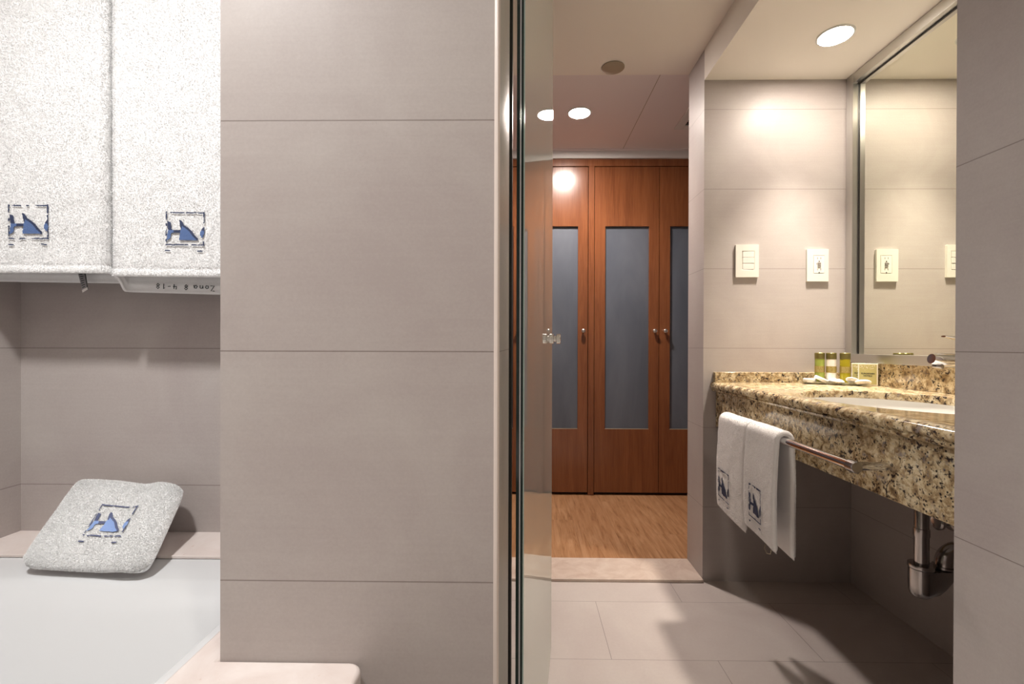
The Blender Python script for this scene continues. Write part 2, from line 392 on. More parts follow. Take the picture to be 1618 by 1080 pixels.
# ------------------------------------------------------------------ wardrobe
YD = 2.775
wr = thing('wardrobe', 'built-in reddish wood wardrobe with frosted glass doors at the end of the hallway', 'wardrobe', loc=(.4, 2.77, .009))
C_ = M['cherry']
b = MB(); b.box(-1.25, 1.85, 2.772, 2.80, 1.966, 2.0085)
b.build('header', C_, wr, bevel=.0015)
MB().box(-1.25, 1.85, 2.81, 2.92, .009, 2.0085).build('carcass', M['void'], wr)
for x0, x1 in ((-.80, -.766), (.3815, .4165), (1.189, 1.224)):
    MB().box(x0, x1, 2.770, 2.80, .0105, 1.966).build('post', C_, wr, bevel=.0015)
doors = [(-1.18, -.803, 'r'), (-.763, -.388, 'l'), (-.385, -.0065, 'r'), (-.0035, .3785, 'r'), (.4195, .8005, 'r'), (.8035, 1.186, 'l'), (1.227, 1.60, 'r')]
for x0, x1, side in doors:
    y0, y1 = 2.776, 2.798; z0, z1 = .026, 1.9625; px0, px1, pz0, pz1 = x0 + .0635, x1 - .0585, .403, 1.610
    b = MB()
    # door leaf as a frame round the pane opening
    xs = (x0, px0, px1, x1); zs = (z0, pz0, pz1, z1)
    for yy in (y0, y1):
        o = len(b.v); b.v += [(x, yy, z) for z in zs for x in xs]
        for r in range(3):
            for c in range(3):
                if r == 1 and c == 1: continue
                q = (o + r * 4 + c, o + r * 4 + c + 1, o + (r + 1) * 4 + c + 1, o + (r + 1) * 4 + c)
                b.f.append(q if yy == y0 else q[::-1]); b.m.append(0)
    def wallq(pts):
        for i in range(4):
            a, c = pts[i], pts[(i + 1) % 4]; b.f.append((a, c, c + 16, a + 16)); b.m.append(0)
    wallq((0, 3, 15, 12)); wallq((5, 6, 10, 9))
    d = b.build('door', C_, wr, bevel=.001, smooth=False)
    MB().box(px0 - .004, px1 + .004, y0 + .014, y0 + .020, pz0 - .004, pz1 + .004).build('pane', M['frosted'], d)
    MB().box(px0, px1, y0 + .0005, y0 + .006, pz0 + .0004, pz0 + .0035).build('glazing_bead', M['tan'], d)
    kx = x1 - .0275 if side == 'r' else x0 + .0318
    MB().lathe([(.0055, 0), (.0055, .010), (.0105, .014), (.0125, .020), (.0115, .026), (.007, .0295), (0, .0305)], axis=(0, -1, 0), o=(kx, y0, .988), n=24).build('knob', M['steel'], d)
adopt(wr, (.4, 2.77, .009))

# ------------------------------------------------------------------ shower door
NEAR = Vector((0.0, .67)); FAR = Vector((.083, 1.372)); dr = (FAR - NEAR).normalized(); nr = Vector((dr.y, -dr.x))   # nr points to +X side
LEN = (FAR - NEAR).length
def dpt(s, n, z): q = NEAR + dr * s + nr * n; return (q.x, q.y, z)
def dbox(s0, s1, n0, n1, z0, z1):
    vs = [dpt(s, n, z) for s in (s0, s1) for n in (n0, n1) for z in (z0, z1)]
    return MB().add(vs, [(0, 1, 3, 2), (4, 6, 7, 5), (0, 4, 5, 1), (2, 3, 7, 6), (0, 2, 6, 4), (1, 5, 7, 3)])
sd = thing('shower_door', 'clear glass shower door standing open, with a chrome knob near its far edge', 'glass door', loc=(0, .67, 0))
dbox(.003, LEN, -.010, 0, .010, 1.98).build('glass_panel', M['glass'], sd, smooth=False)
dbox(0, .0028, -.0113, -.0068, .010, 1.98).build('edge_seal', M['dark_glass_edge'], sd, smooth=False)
dbox(0, .0028, -.0066, -.0048, .010, 1.98).build('edge_highlight', M['highlight_white'], sd, smooth=False)  # pale strip standing in for the highlight line on the dark glass edge
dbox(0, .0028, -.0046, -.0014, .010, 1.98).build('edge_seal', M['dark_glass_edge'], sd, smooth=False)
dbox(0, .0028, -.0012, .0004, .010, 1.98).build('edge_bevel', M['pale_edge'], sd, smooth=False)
dbox(LEN + .0001, LEN + .0006, -.0095, -.0005, .010, 1.98).build('edge_bevel', M['pale_edge'], sd, smooth=False)
kc = dpt(LEN - .028, 0, .9195)
prof = [(.0145, 0), (.0145, .0058), (.0125, .0068), (.0085, .0075), (.0085, .0125), (.012, .0135), (.0145, .0148), (.0148, .0245), (.0135, .0258), (0, .0258)]
ax = Vector((nr.x, nr.y, 0))
kn = MB().lathe([(0, 0)] + prof, axis=ax, o=kc, n=36).build('knob', M['chrome'], sd)
kn = MB().lathe([(0, 0)] + prof, axis=-ax, o=dpt(LEN - .028, -.010, .9195), n=36).build('knob', M['chrome'], sd)
for z0 in (.0, 1.95):
    dbox(.02, .09, -.026, .016, z0, z0 + .08).build('pivot_hinge', M['chrome'], sd, bevel=.003, smooth=False)
adopt(sd, (0, .67, 0))

# ------------------------------------------------------------------ vanity
vn = thing('vanity_counter', 'brown speckled granite vanity counter with a deep apron, fixed under the mirror', 'counter', loc=(.98, 1.28, .75))
ZT = .764; XF = .712; XB = 1.2465; YN = .776; YFR = 1.7845
SCX, SCY, SA, SB = .957, 1.19, .197, .268     # basin hole
b = MB(); N = 96; XI = XF + .015
def rect_pt(a):
    dx, dy = math.cos(a), math.sin(a)
    tx = ((XB - SCX) if dx > 0 else (XI - SCX)) / dx if abs(dx) > 1e-9 else 1e9
    ty = ((YFR - SCY) if dy > 0 else (YN - SCY)) / dy if abs(dy) > 1e-9 else 1e9
    t = min(tx, ty); return (SCX + dx * t, SCY + dy * t)
angs = sorted(set([2 * PI * k / N for k in range(N)] + [math.atan2(y - SCY, x - SCX) % (2 * PI) for x in (XI, XB) for y in (YN, YFR)]))
def ell(a, e=0): return (SCX + (SA + e) * math.cos(math.atan2(math.sin(a) / SB, math.cos(a) / SA)), SCY + (SB + e) * math.sin(math.atan2(math.sin(a) / SB, math.cos(a) / SA)))
outer = [(*rect_pt(a), ZT) for a in angs]
loops = [outer, [(*ell(a, .004), ZT) for a in angs], [(*ell(a, .001), ZT - .0012) for a in angs], [(*ell(a), ZT - .004) for a in angs], [(*ell(a), ZT - .022) for a in angs]]
b.loft(loops, cap0=False, cap1=False)
lo = [(*ell(a, .0), ZT - .022) for a in angs]; b.loft([lo, [(*rect_pt(a), ZT - .022) for a in angs]], cap0=False, cap1=False)
# bullnose with a small ogee beneath, running along the front
pr = [(XI, ZT)]
for k in range(1, 9):
    a = PI / 2 * k / 8; pr.append((XI - .015 * math.sin(a), ZT - .015 + .015 * math.cos(a)))
pr += [(XF + .001, ZT - .021), (XF + .005, ZT - .0245), (XF + .0065, ZT - .0262), (XF + .0045, ZT - .0285), (XF + .0055, ZT - .033), (XF + .010, ZT - .0365), (XF + .021, ZT - .038), (XF + .03, ZT - .038), (XF + .03, ZT - .022)]
b.loft([[(x, y, z) for x, z in pr] for y in (YN, YFR)], cap0=True, cap1=True)
b.build('countertop', M['granite'], vn)
MB().box(.733, .753, YN, YFR, .594, ZT - .0385).build('apron', M['granite'], vn, bevel=.001)
MB().box(.722, 1.2262, 1.7645, YFR, ZT + .0003, .8015).build('backsplash', M['granite'], vn, bevel=.0015)
MB().box(1.2268, XB, YN, YFR, ZT + .0003, .8405).build('backsplash', M['granite'], vn, bevel=.0015)
adopt(vn, (.98, 1.28, .75))
bs = thing('washbasin', 'white oval washbasin set under the granite counter', 'sink', loc=(SCX, SCY, .74))
b = MB(); lp = []
for k in range(13):
    t = k / 12; r = math.cos(t * PI / 2 * .93); z = ZT - .0225 - .13 * math.sin(t * PI / 2)
    lp.append([(SCX + (SA + .002) * r * math.cos(a), SCY + (SB + .002) * r * math.sin(a), z) for a in [2 * PI * i / 64 for i in range(64)]])
lq = [[(SCX + (x - SCX) * 1.06, SCY + (y - SCY) * 1.04, z - .008) for x, y, z in l] for l in lp]
b.loft(lp[::-1] + lq, cap0=True, cap1=True); b.build('bowl', M['ceramic'], bs)
MB().lathe([(0, 0), (.022, 0), (.024, -.002), (.024, -.004), (0, -.004)], o=(SCX, SCY, ZT - .0225 - .126), n=32).build('drain', M['chrome'], bs)
adopt(bs, (SCX, SCY, .74))
# faucet
fx, fy = 1.2025, 1.19
fc = thing('faucet', 'chrome single-lever faucet standing behind the washbasin', 'faucet', loc=(fx, fy, ZT))
MB().lathe([(0, 0), (.0235, 0), (.0235, .004), (.0205, .008), (.0205, .135), (.019, .139), (0, .139)], n=36).build('body', M['chrome'], fc)
MB().tube([(-.012, 0, .098), (-.08, 0, .1005), (-.145, 0, .1035), (-.160, 0, .104), (-.172, 0, .1055)], [.0165, .0165, .0165, .0165, .0125], n=28).build('spout', M['chrome'], fc)
MB().lathe([(0, 0), (.0105, 0), (.0118, .002), (.0118, .009), (0, .009)], axis=(.25, 0, 1), o=(-.157, 0, .0815), n=28).build('aerator', M['dark_chrome'], fc)
b = MB(); lp = []
for k in range(9):
    t = k / 8; x = .018 - t * .160; wd = .019 * (1 - .35 * t); th = .0065 * (1 - .45 * t); z = .146 + .016 * t - .004 * math.sin(PI * t)
    if k == 8: wd *= .55; th *= .6
    lp.append([(x, wd * math.cos(a), z + th * math.sin(a)) for a in [2 * PI * i / 20 for i in range(20)]])
b.loft(lp); b.build('lever', M['chrome'], fc)
# drain trap
tx, ty = .996, 1.175
dt = thing('drain_trap', 'dark chrome bottle trap hanging from the washbasin and running to the wall', 'pipe', loc=(tx, ty, .27))
MB().lathe([(0, .61), (.0150, .61), (.0150, .447), (.0168, .446), (.0170, .428), (.0156, .424), (.0156, .345), (0, .345)], o=(tx, ty, 0), n=36).build('tail_pipe', M['dark_chrome'], dt)
b = MB(); hull = lambda z, rr, x2, r2, z2: None
def capsule(x1, r1, x2, r2, z1, z2, dx=0):
    pts = []
    for k in range(13): a = PI / 2 + PI * k / 12; pts.append((x1 + r1 * math.cos(a), ty + r1 * math.sin(a), z1))
    for k in range(13): a = -PI / 2 + PI * k / 12; pts.append((x2 + r2 * math.cos(a), ty + r2 * math.sin(a), z2))
    return pts
X2 = tx + .058
b.loft([capsule(tx, .018, tx + .012, .014, .276, .279), capsule(tx, .0235, tx + .022, .0205, .281, .287), capsule(tx, .0255, tx + .034, .0225, .290, .300), capsule(tx, .0262, X2, .0245, .305, .332), capsule(tx, .0265, X2, .0255, .346, .347)])
b.build('trap_body', M['dark_chrome'], dt)
MB().lathe([(0, .3475), (.0275, .3475), (.0285, .350), (.0275, .357), (.021, .358), (0, .358)], o=(tx, ty, 0), n=36).build('collar', M['dark_chrome'], dt)
MB().lathe([(0, .3475), (.0255, .3475), (.0265, .349), (.0255, .353), (0, .353)], o=(X2, ty, 0), n=36).build('collar', M['dark_chrome'], dt)
pts = [(X2, ty, .350)] + [(X2 + .034 - .034 * math.cos(a), ty, .357 + .034 * math.sin(a)) for a in [PI / 2 * k / 10 for k in range(11)]] + [(1.2465, ty, .391)]
MB().tube(pts, .021, n=28).build('outlet_elbow', M['dark_chrome'], dt)
MB().lathe([(0, 0), (.036, 0), (.033, .006), (.022, .010), (0, .010)], axis=(-1, 0, 0), o=(1.2468, ty, .391), n=36).build('wall_flange', M['dark_chrome'], dt)
adopt(dt, (tx, ty, .27))
vy, vz = 1.372, .388
sv = thing('shutoff_valve', 'small round chrome shutoff valve on the wall under the vanity', 'valve', loc=(1.2468, vy, vz))
MB().lathe([(0, 0), (.024, 0), (.022, .004), (.009, .006), (.009, .030), (0, .030)], axis=(-1, 0, 0), o=(0, 0, 0), n=32).build('stem', M['dark_chrome'], sv)
MB().lathe([(0, .030), (.018, .030), (.0225, .033), (.0225, .040), (.018, .043), (.012, .0415), (0, .0415)], axis=(-1, 0, 0), n=32).build('handle', M['dark_chrome'], sv)
MB().tube([(-.016, -.004, .0), (-.020, -.02, .03), (-.018, -.06, .09), (-.012, -.10, .17), (-.03, -.14, .215)], .006, n=12).build('supply_hose', M['steel'], sv)

# mirror
mr = thing('mirror', 'tall wall mirror in a brushed steel frame above the granite vanity', 'mirror', loc=(1.2465, 1.28, .85))
def mbox(x0, x1, y0, y1, z0, z1, nm, m, bev=.0008): return MB().box(x0, x1, y0, y1, z0, z1).build(nm, m, mr, bevel=bev, smooth=False)
XO = 1.2185; ZB, ZTM = .841, 1.9105; YR = .8; YF = 1.7808
mbox(XO, 1.2462, YF - .034, YF, ZB, ZTM, 'frame_side', M['steel'])
mbox(XO, 1.2462, YR, YR + .034, ZB, ZTM, 'frame_side', M['steel'])
mbox(XO, 1.2462, YR + .034, YF - .034, ZB, ZB + .031, 'frame_rail', M['steel'])
mbox(XO, 1.2462, YR + .034, YF - .034, ZTM - .034, ZTM, 'frame_rail', M['steel'])
mbox(1.2420, 1.2462, YR + .034, YF - .034, ZB + .031, ZTM - .034, 'mirror_glass', M['mirror'], 0)
g = MB(); g.box(1.2402, 1.2418, YF - .0385, YF - .0342, ZB + .0313, ZTM - .0343); g.box(1.2402, 1.2418, YR + .04, YF - .0385, ZTM - .0385, ZTM - .0343)
g.build('glazing_seal', M['black'], mr, smooth=False)
adopt(mr, (1.2465, 1.28, .85))

# switch and outlet
YW = 1.785
sw = thing('light_switch', 'ivory wall switch plate with three rockers, left of the power outlet', 'light switch', loc=(.846, YW, 1.223))
b = MB(); 
def plate_ring(w, h, iw, ih, icx, icz, d):
    b = MB(); xs = (-w, icx - iw, icx + iw, w); zs = (-h, icz - ih, icz + ih, h)
    for yy in (-d, 0):
        b.v += [(x, yy, z) for z in zs for x in xs]
        for r in range(3):
            for c in range(3):
                if r == 1 and c == 1: continue
                o = 0 if yy == -d else 16; b.f.append((o + r * 4 + c, o + r * 4 + c + 1, o + (r + 1) * 4 + c + 1, o + (r + 1) * 4 + c)); b.m.append(0)
    for pts in ((0, 3, 15, 12), (5, 6, 10, 9)):
        for i in range(4):
            a, c = pts[i], pts[(i + 1) % 4]; b.f.append((a, c, c + 16, a + 16)); b.m.append(0)
    return b
plate_ring(.0435, .0615, .0225, .0345, .004, .002, .009).build('plate', M['plastic'], sw, bevel=.0022, seg=3, smooth=False)
for k in range(3):
    zc = .002 + .023 - k * .023
    bb = MB(); tilt = (.0025 if k != 1 else .0035)
    x0, x1, h = -.0165, .0255, .0108
    ya, yb = -.0075, -.0075 - tilt
    bb.add([(x0, ya, zc - h), (x1, yb, zc - h), (x1, yb, zc + h), (x0, ya, zc + h), (x0, 0, zc - h), (x1, 0, zc - h), (x1, 0, zc + h), (x0, 0, zc + h)], [(0, 1, 2, 3), (4, 7, 6, 5), (0, 4, 5, 1), (2, 6, 7, 3), (0, 3, 7, 4), (1, 5, 6, 2)])
    bb.build('rocker', M['plastic_in'], sw, bevel=.0008, smooth=False)
MB().box(-.018, .026, -.0015, 0, -.032, .036).build('backing', M['slot'], sw, smooth=False)
ot = thing('power_outlet', 'ivory double power outlet plate with test buttons, beside the mirror', 'outlet', loc=(1.1115, YW, 1.2065))
plate_ring(.0405, .0610, .0205, .0332, .0045, .003, .009).build('plate', M['plastic'], ot, bevel=.0022, seg=3, smooth=False)
MB().box(-.0155, .0245, -.0095, 0, -.0297, .0357).build('receptacle', M['plastic_in'], ot, bevel=.001, smooth=False)
def ob_(x0, x1, z0, z1, nm, m, d=.0102): MB().box(x0 + .0045, x1 + .0045, -d, -.009, z0 + .003, z1 + .003).build(nm, m, ot, smooth=False)
for zc in (.0235, -.0185):
    for xc in (-.006, .006): ob_(xc - .0012, xc + .0012, zc - .0035, zc + .0035, 'slot', M['grey_button'], .0098)
for zc in (.0115, -.031):
    MB().lathe([(0, 0), (.0024, 0), (.0024, .001), (0, .001)], axis=(0, -1, 0), o=(.0045, -.009, zc + .003), n=16).build('ground_hole', M['slot'], ot)
ob_(-.006, .006, -.0015, .007, 'test_button', M['grey_button'], .0112); ob_(-.006, .006, -.0105, -.0035, 'reset_button', M['grey_button'], .0112)
ob_(-.0095, -.0078, .0, .005, 'indicator', M['slot'], .0100)

# ------------------------------------------------------------------ bar with hand towels
BX, BZ = .662, .6595
br = thing('towel_bar', 'chrome towel bar on the granite apron of the vanity', 'towel rail', loc=(.733, 1.3, BZ))
MB().tube([(BX, .937, BZ), (BX, 1.50, BZ)], .0095, n=28).build('bar', M['chrome'], br)
for y in (.937, 1.48):
    MB().lathe([(0, -.006), (.0105, -.006), (.0122, -.0045), (.0122, .0145), (.0105, .016), (0, .016)], axis=(0, 1, 0), o=(BX, y, BZ), n=32).build('end_cap', M['dark_chrome'], br)
    MB().tube([(BX + .011, y + .005, BZ), (.7328, y + .005, BZ)], .0085, n=24).build('post', M['chrome'], br)
adopt(br, (.733, 1.3, BZ))

# cloth machinery ---------------------------------------------------------
def vnoise(p, s, seed=0.0): return noise.noise(Vector((p[0] * s + seed, p[1] * s - seed, p[2] * s + 2 * seed)))
def grid_normals(P):
    du = np.gradient(P, axis=0); dv = np.gradient(P, axis=1); n = np.cross(du, dv)
    return n / (np.linalg.norm(n, axis=2, keepdims=True) + 1e-12)
def tufts(V, Nn, dens, length, width, lean=.5):
    """short terry loops: V (k,3) roots, Nn (k,3) normals -> thin triangles"""
    k = len(V); r = RNG.randn(k, 3) * lean; d = Nn + r; d /= np.linalg.norm(d, axis=1, keepdims=True)
    side = np.cross(d, RNG.randn(k, 3)); side /= np.linalg.norm(side, axis=1, keepdims=True)
    ln = length * (.6 + .8 * RNG.rand(k, 1)); a = V - side * width / 2 - d * .0005; b = V + side * width / 2 - d * .0005; c = V + d * ln
    vs = np.stack([a, b, c], 1).reshape(-1, 3); fs = np.arange(3 * k).reshape(-1, 3)
    return vs, fs
def mesh_np(name, parts, mats, parent=None, label=None):
    """parts: list of (verts, faces(n,3|4), mat index)"""
    vs = np.concatenate([p[0] for p in parts]); me = bpy.data.meshes.new(name)
    me.vertices.add(len(vs)); me.vertices.foreach_set('co', vs.astype('f').ravel())
    li = []; st = []; mi = []; o = 0; c = 0
    for v, f, m in parts:
        f = np.asarray(f); li.append((f + o).ravel()); st.append(np.arange(len(f)) * f.shape[1] + c); mi.append(np.full(len(f), m)); c += f.size; o += len(v)
    li = np.concatenate(li); st = np.concatenate(st); mi = np.concatenate(mi)
    me.loops.add(len(li)); me.loops.foreach_set('vertex_index', li.astype('i')); me.polygons.add(len(st)); me.polygons.foreach_set('loop_start', st.astype('i'))
    me.polygons.foreach_set('material_index', mi.astype('i'))
    for m in mats: me.materials.append(m)
    me.update(calc_edges=True); me.validate()
    me.polygons.foreach_set('use_smooth', [True] * len(me.polygons))
    ob = bpy.data.objects.new(name, me); COL.objects.link(ob)
    if parent is not None: ob.parent = parent
    return ob
def gridfaces(nu, nv, flip=False):
    i, j = np.meshgrid(np.arange(nu - 1), np.arange(nv - 1), indexing='ij'); a = (i * nv + j).ravel()
    f = np.stack([a, a + nv, a + nv + 1, a + 1], 1)
    return f[:, ::-1] if flip else f

# emblem, in unit coordinates (u right, v down)
def inpoly(x, y, poly):
    c = False; j = len(poly) - 1
    for i in range(len(poly)):
        xi, yi = poly[i]; xj, yj = poly[j]
        if (yi > y) != (yj > y) and x < (xj - xi) * (y - yi) / (yj - yi) + xi: c = not c
        j = i
    return c
S_ = lambda pts: [((x - 160) / 660, (y - 200) / 580) for x, y in pts]
SAIL = S_([(395, 340), (430, 355), (480, 430), (540, 470), (600, 520), (650, 590), (715, 655), (710, 688), (392, 682), (405, 600), (415, 540), (420, 490), (400, 400)])
LSAIL = S_([(182, 362), (240, 378), (250, 450), (268, 520), (410, 520), (410, 558), (268, 562), (250, 575), (240, 655), (180, 692), (190, 600), (205, 520), (192, 440)])
RSAIL = S_([(820, 450), (780, 490), (755, 550), (750, 592), (790, 645), (806, 610), (820, 575)])
def emblem_class(u, v, seed):
    wob = .012 * noise.noise(Vector((u * 9 + seed, v * 9, 0))); brk = noise.noise(Vector((u * 7, v * 7, seed * 3)))
    if 0 <= u <= 1:
        if abs(v - .022 - wob) < .015 and brk > -.33: return 1
        if abs(v - .975 - wob) < .015 and brk > -.33: return 1
    if 0 <= v <= 1:
        if abs(u - .012 - wob) < .011 and (v < .2 or brk > .05): return 1
        if abs(u - .988 - wob) < .011 and (v < .25 or brk > .05): return 1
    if abs(v - 1.15 - wob) < .016 and (-.01 < u < .11 or .82 < u < .95): return 1
    if inpoly(u + wob * .6, v + wob * .6, SAIL):
        return 1 if not inpoly(u + .045, v - .035, SAIL) or u < .42 and v < .5 else 2
    if inpoly(u, v, LSAIL): return 2 if v > .55 and u < .2 else 1
    if inpoly(u, v, RSAIL): return 1 if v < .55 else 2
    return 0
def emblem(surf, parent, seed, mats, nu=72, nv=80, lift=.0022):
    """surf(u, v) -> (point, normal); lays satin stitches on the cloth"""
    V = []; F = []; Mi = []
    u0, u1, v0, v1 = -.03, 1.03, -.02, 1.2; du = (u1 - u0) / nu; dv = (v1 - v0) / nv
    for i in range(nu):
        for j in range(nv):
            u = u0 + (i + .5) * du; v = v0 + (j + .5) * dv; c = emblem_class(u, v, seed)
            if not c: continue
            o = len(V); lf = lift + .0004 * random.random()
            for a, bb in ((-.55, -.55), (.55, -.55), (.55, .55), (-.55, .55)):
                p, n = surf(u + a * du, v + bb * dv); V.append(tuple(p + n * lf))
            F.append((o, o + 1, o + 2, o + 3)); Mi.append(c - 1)
    return _em(V, F, Mi, mats, parent)
def _em(V, F, Mi, mats, parent):
    me = bpy.data.meshes.new('embroidered_emblem'); me.from_pydata(V, [], F); 
    for m in mats: me.materials.append(m)
    me.polygons.foreach_set('material_index', Mi); me.update()
    ob = bpy.data.objects.new('embroidered_emblem', me); COL.objects.link(ob); ob.parent = parent; ob['label'] = 'blue embroidered sail emblem'
    so = ob.modifiers.new('solid', 'SOLIDIFY'); so.thickness = .0006; so.offset = -1
    return ob

# ------------------------------------------------------------------ hanging bath towels
def bath_towel(x0, x1, yf, yb, zbf, zbb, ztop, label, seed, skew, emb, text=False, tagx=None, bow=0, seam_c=(.80,)):
    root = thing('bath_towel', label, 'towel', 'bath towels over the tub', loc=((x0 + x1) / 2, (yf + yb) / 2, zbf))
    W = x1 - x0; D = yb - yf; R = .011
    per = []
    nf = int(W / .004)
    for k in range(nf): per.append((x0 + R + (W - 2 * R) * k / (nf - 1), yf, 0.0, (0, -1)))
    def turn(cx, sgn, order):
        q = []
        for k in range(1, 8): a = PI / 2 * k / 8; q.append((cx + sgn * R * math.sin(a), yf + R - R * math.cos(a), .0, (sgn * math.sin(a), -math.cos(a))))
        m_ = 6
        for k in range(m_ + 1): q.append((cx + sgn * R, yf + R + (D - 2 * R) * k / m_, k / m_, (sgn, 0)))
        for k in range(1, 8): a = PI / 2 * k / 8; q.append((cx + sgn * R * math.cos(a), yb - R + R * math.sin(a), 1.0, (sgn * math.cos(a), math.sin(a))))
        return q if order else q[::-1]
    per += turn(x1 - R, 1, True)
    for k in range(nf): per.append((x1 - R - (W - 2 * R) * k / (nf - 1), yb, 1.0, (0, 1)))
    per += turn(x0 + R, -1, False)
    n = len(per); H = ztop - zbf; nh = int(H / .004)
    P = np.zeros((n, nh, 3)); NN = np.zeros((n, nh, 3))
    for i, (x, y, bk, nn) in enumerate(per):
        bf = bk * bk * (3 - 2 * bk); xr = (x - x0) / W
        zb = zbf + (zbb - zbf) * bf + skew * (xr - .5) * (1 if bf > .3 else .35) + bow * math.sin(PI * xr) * bf
        for j in range(nh):
            t = j / (nh - 1); z = zb + (ztop - zb) * t
            wv = .006 * vnoise((x, y * .3, z * .35), 7, seed) + .0012 * vnoise((x, y, z), 26, seed)
            fl = .004 * math.exp(-t * 30)                       # slight flare and hem thickness
            d = wv * (.6 + .4 * (1 - t)) + fl * .3
            P[i, j] = (x + nn[0] * d * .25, y + nn[1] * (d if bf < .9 else d * .4), z); NN[i, j] = (nn[0], nn[1], 0)
    # hem roll: thicker band at the bottom edge
    for j in range(nh):
        zz = j * .004
        k = .0016 * math.exp(-((zz - .006) / .005) ** 2) - .0012 * math.exp(-((zz - .016) / .0025) ** 2)
        P[:, j] += NN[:, j] * k
    idx = np.arange(n * nh).reshape(n, nh); idn = np.roll(idx, -1, axis=0)
    f = np.stack([idx[:, :-1].ravel(), idn[:, :-1].ravel(), idn[:, 1:].ravel(), idx[:, 1:].ravel()], 1)
    In = P - NN * .006; fi = f[:, ::-1]
    # bottom lip joining inner and outer skins, top closed over the rail
    lip = np.stack([idx[:, 0], idx[:, 0] + n * nh, idn[:, 0] + n * nh, idn[:, 0]], 1)
    body = np.concatenate([P.reshape(-1, 3), In.reshape(-1, 3)]); bf_ = np.concatenate([f, fi + n * nh, lip])
    # rounded top
    tp = []; nl = 6
    ctr = np.array([0, (yf + yb) / 2, 0]); top = [P[:, -1].copy()]
    for k in range(1, nl + 1):
        a = PI / 2 * k / nl; L_ = P[:, -1].copy(); L_[:, 1] = ctr[1] + (L_[:, 1] - ctr[1]) * math.cos(a); L_[:, 2] = ztop + D / 2 * math.sin(a); top.append(L_)
    tv = np.concatenate(top); ti = np.arange(n * (nl + 1)).reshape(nl + 1, n); tn = np.roll(ti, -1, axis=1)
    tf = np.stack([ti[:-1].ravel(), tn[:-1].ravel(), tn[1:].ravel(), ti[1:].ravel()], 1)
    # terry loops over the front and sides
    area_front = (P[:, :, 1] < (yf + yb) / 2 + .004)
    cand = np.argwhere(area_front[:, :]); k = int(len(cand) * 9); pick = cand[RNG.randint(len(cand), size=k)]
    u = RNG.rand(k, 1); v = RNG.rand(k, 1); i2 = (pick[:, 0] + 1) % n; j2 = np.minimum(pick[:, 1] + 1, nh - 1)
    base = P[pick[:, 0], pick[:, 1]]; V = base + (P[i2, pick[:, 1]] - base) * u + (P[pick[:, 0], j2] - base) * v
    N0 = NN[pick[:, 0], pick[:, 1]]
    keep = (V[:, 2] > zbf - .02) & (V[:, 2] < 1.62)
    tvv, tff = tufts(V[keep], N0[keep], 1, .0020, .0012, .42)
    ob = mesh_np('cloth', [(body, bf_, 0), (tv, tf, 0), (tvv, tff, 0)], [M['terry']], root)
    # emblem on the front
    ex0, ez1, ew, eh, rot = emb
    ca, sa = math.cos(rot), math.sin(rot)
    def surf(uu, vv):
        a = (uu - .5) * ew; c = (vv - .5) * eh; X = ex0 + ew / 2 + a * ca + c * sa; Z = ez1 - eh / 2 - c * ca + a * sa
        i = int(round((X - x0 - R) / (W - 2 * R) * (nf - 1))); i = max(0, min(nf - 1, i)); t = min(1, max(0, (Z - P[i, 0, 2]) / (P[i, -1, 2] - P[i, 0, 2])))
        j = int(t * (nh - 1)); return Vector((X, P[i, j, 1], Z)), Vector((0, -1, 0))
    emblem(surf, root, seed, [M['thread_dark'], M['thread_blue']])
    if text:                                                   # handwriting inside the hem of the back layer, upside down
        G = {'Z': [[(0, 1), (.7, 1), (0, 0), (.75, 0)]], 'o': [[(.35, .6), (.05, .45), (.1, .05), (.5, 0), (.65, .4), (.35, .6)]], 'n': [[(0, .6), (.05, 0)], [(.05, .4), (.35, .6), (.6, .5), (.6, 0)]],
             'a': [[(.6, .55), (.2, .6), (0, .25), (.25, 0), (.6, .3), (.6, .55), (.7, 0)]], '8': [[(.35, 1), (.05, .75), (.6, .3), (.35, 0), (.0, .25), (.65, .75), (.35, 1)]], '4': [[(.1, 1), (.0, .45), (.7, .45)], [(.55, .9), (.5, 0)]],
             '1': [[(.1, .8), (.35, 1), (.3, 0)]], '-': [[(.1, .45), (.6, .5)]], '.': [[(.2, .1), (.3, 0)]]}
        b = MB(); hgt = .0105; wd = .0102; xs = -.627; yy = yb - .0075
        for part, xstart in (('Zona', -.634), ('8', -.689), ('4-18', -.712)):
            x = xstart
            for ch in part:
                for st in G[ch]:
                    q = [(x - a * wd, yy, zbb + .0085 + .011 * 0 - c * hgt + .0075 - .010 * (x + .62) * -.9 * 0) for a, c in st]
                    q = [(a, yy - .0006, z + .045 * (-.615 - a) * 1.0) for a, _, z in q]
                    b.tube([Vector(p) for p in q], .00075, n=6)
                x -= wd * 1.15
        hw = b.build('handwriting', M['ink'], root); hw['label'] = 'black handwritten note, upside down'
    if tagx is not None:
        b = MB(); zc = zbb; yy = yb - .018
        q = [(tagx - .008, yy, zc + .03), (tagx + .0085, yy, zc + .03), (tagx + .022, yy - .006, zc - .0170), (tagx + .011, yy - .006, zc - .0235)]
        q2 = [(a, c + .0008, d) for a, c, d in q]
        b.add(q + q2, [(0, 1, 2, 3), (4, 7, 6, 5), (0, 4, 5, 1), (1, 5, 6, 2), (2, 6, 7, 3), (3, 7, 4, 0)], 0)
        def lerp(a, c, t): return tuple(a[i] + (c[i] - a[i]) * t for i in range(3))
        e0, e1 = lerp(q[3], q[0], .10), lerp(q[2], q[1], .10)
        off = lambda p: (p[0], p[1] - .0005, p[2])
        b.add([off(q[3]), off(q[2]), off(e1), off(e0)], [(0, 1, 2, 3)], 1)
        s0, s1 = lerp(q[2], q[1], .02), lerp(q[2], q[1], .98); i0, i1 = lerp(s0, q[3], .10), lerp(s1, q[0], .10)
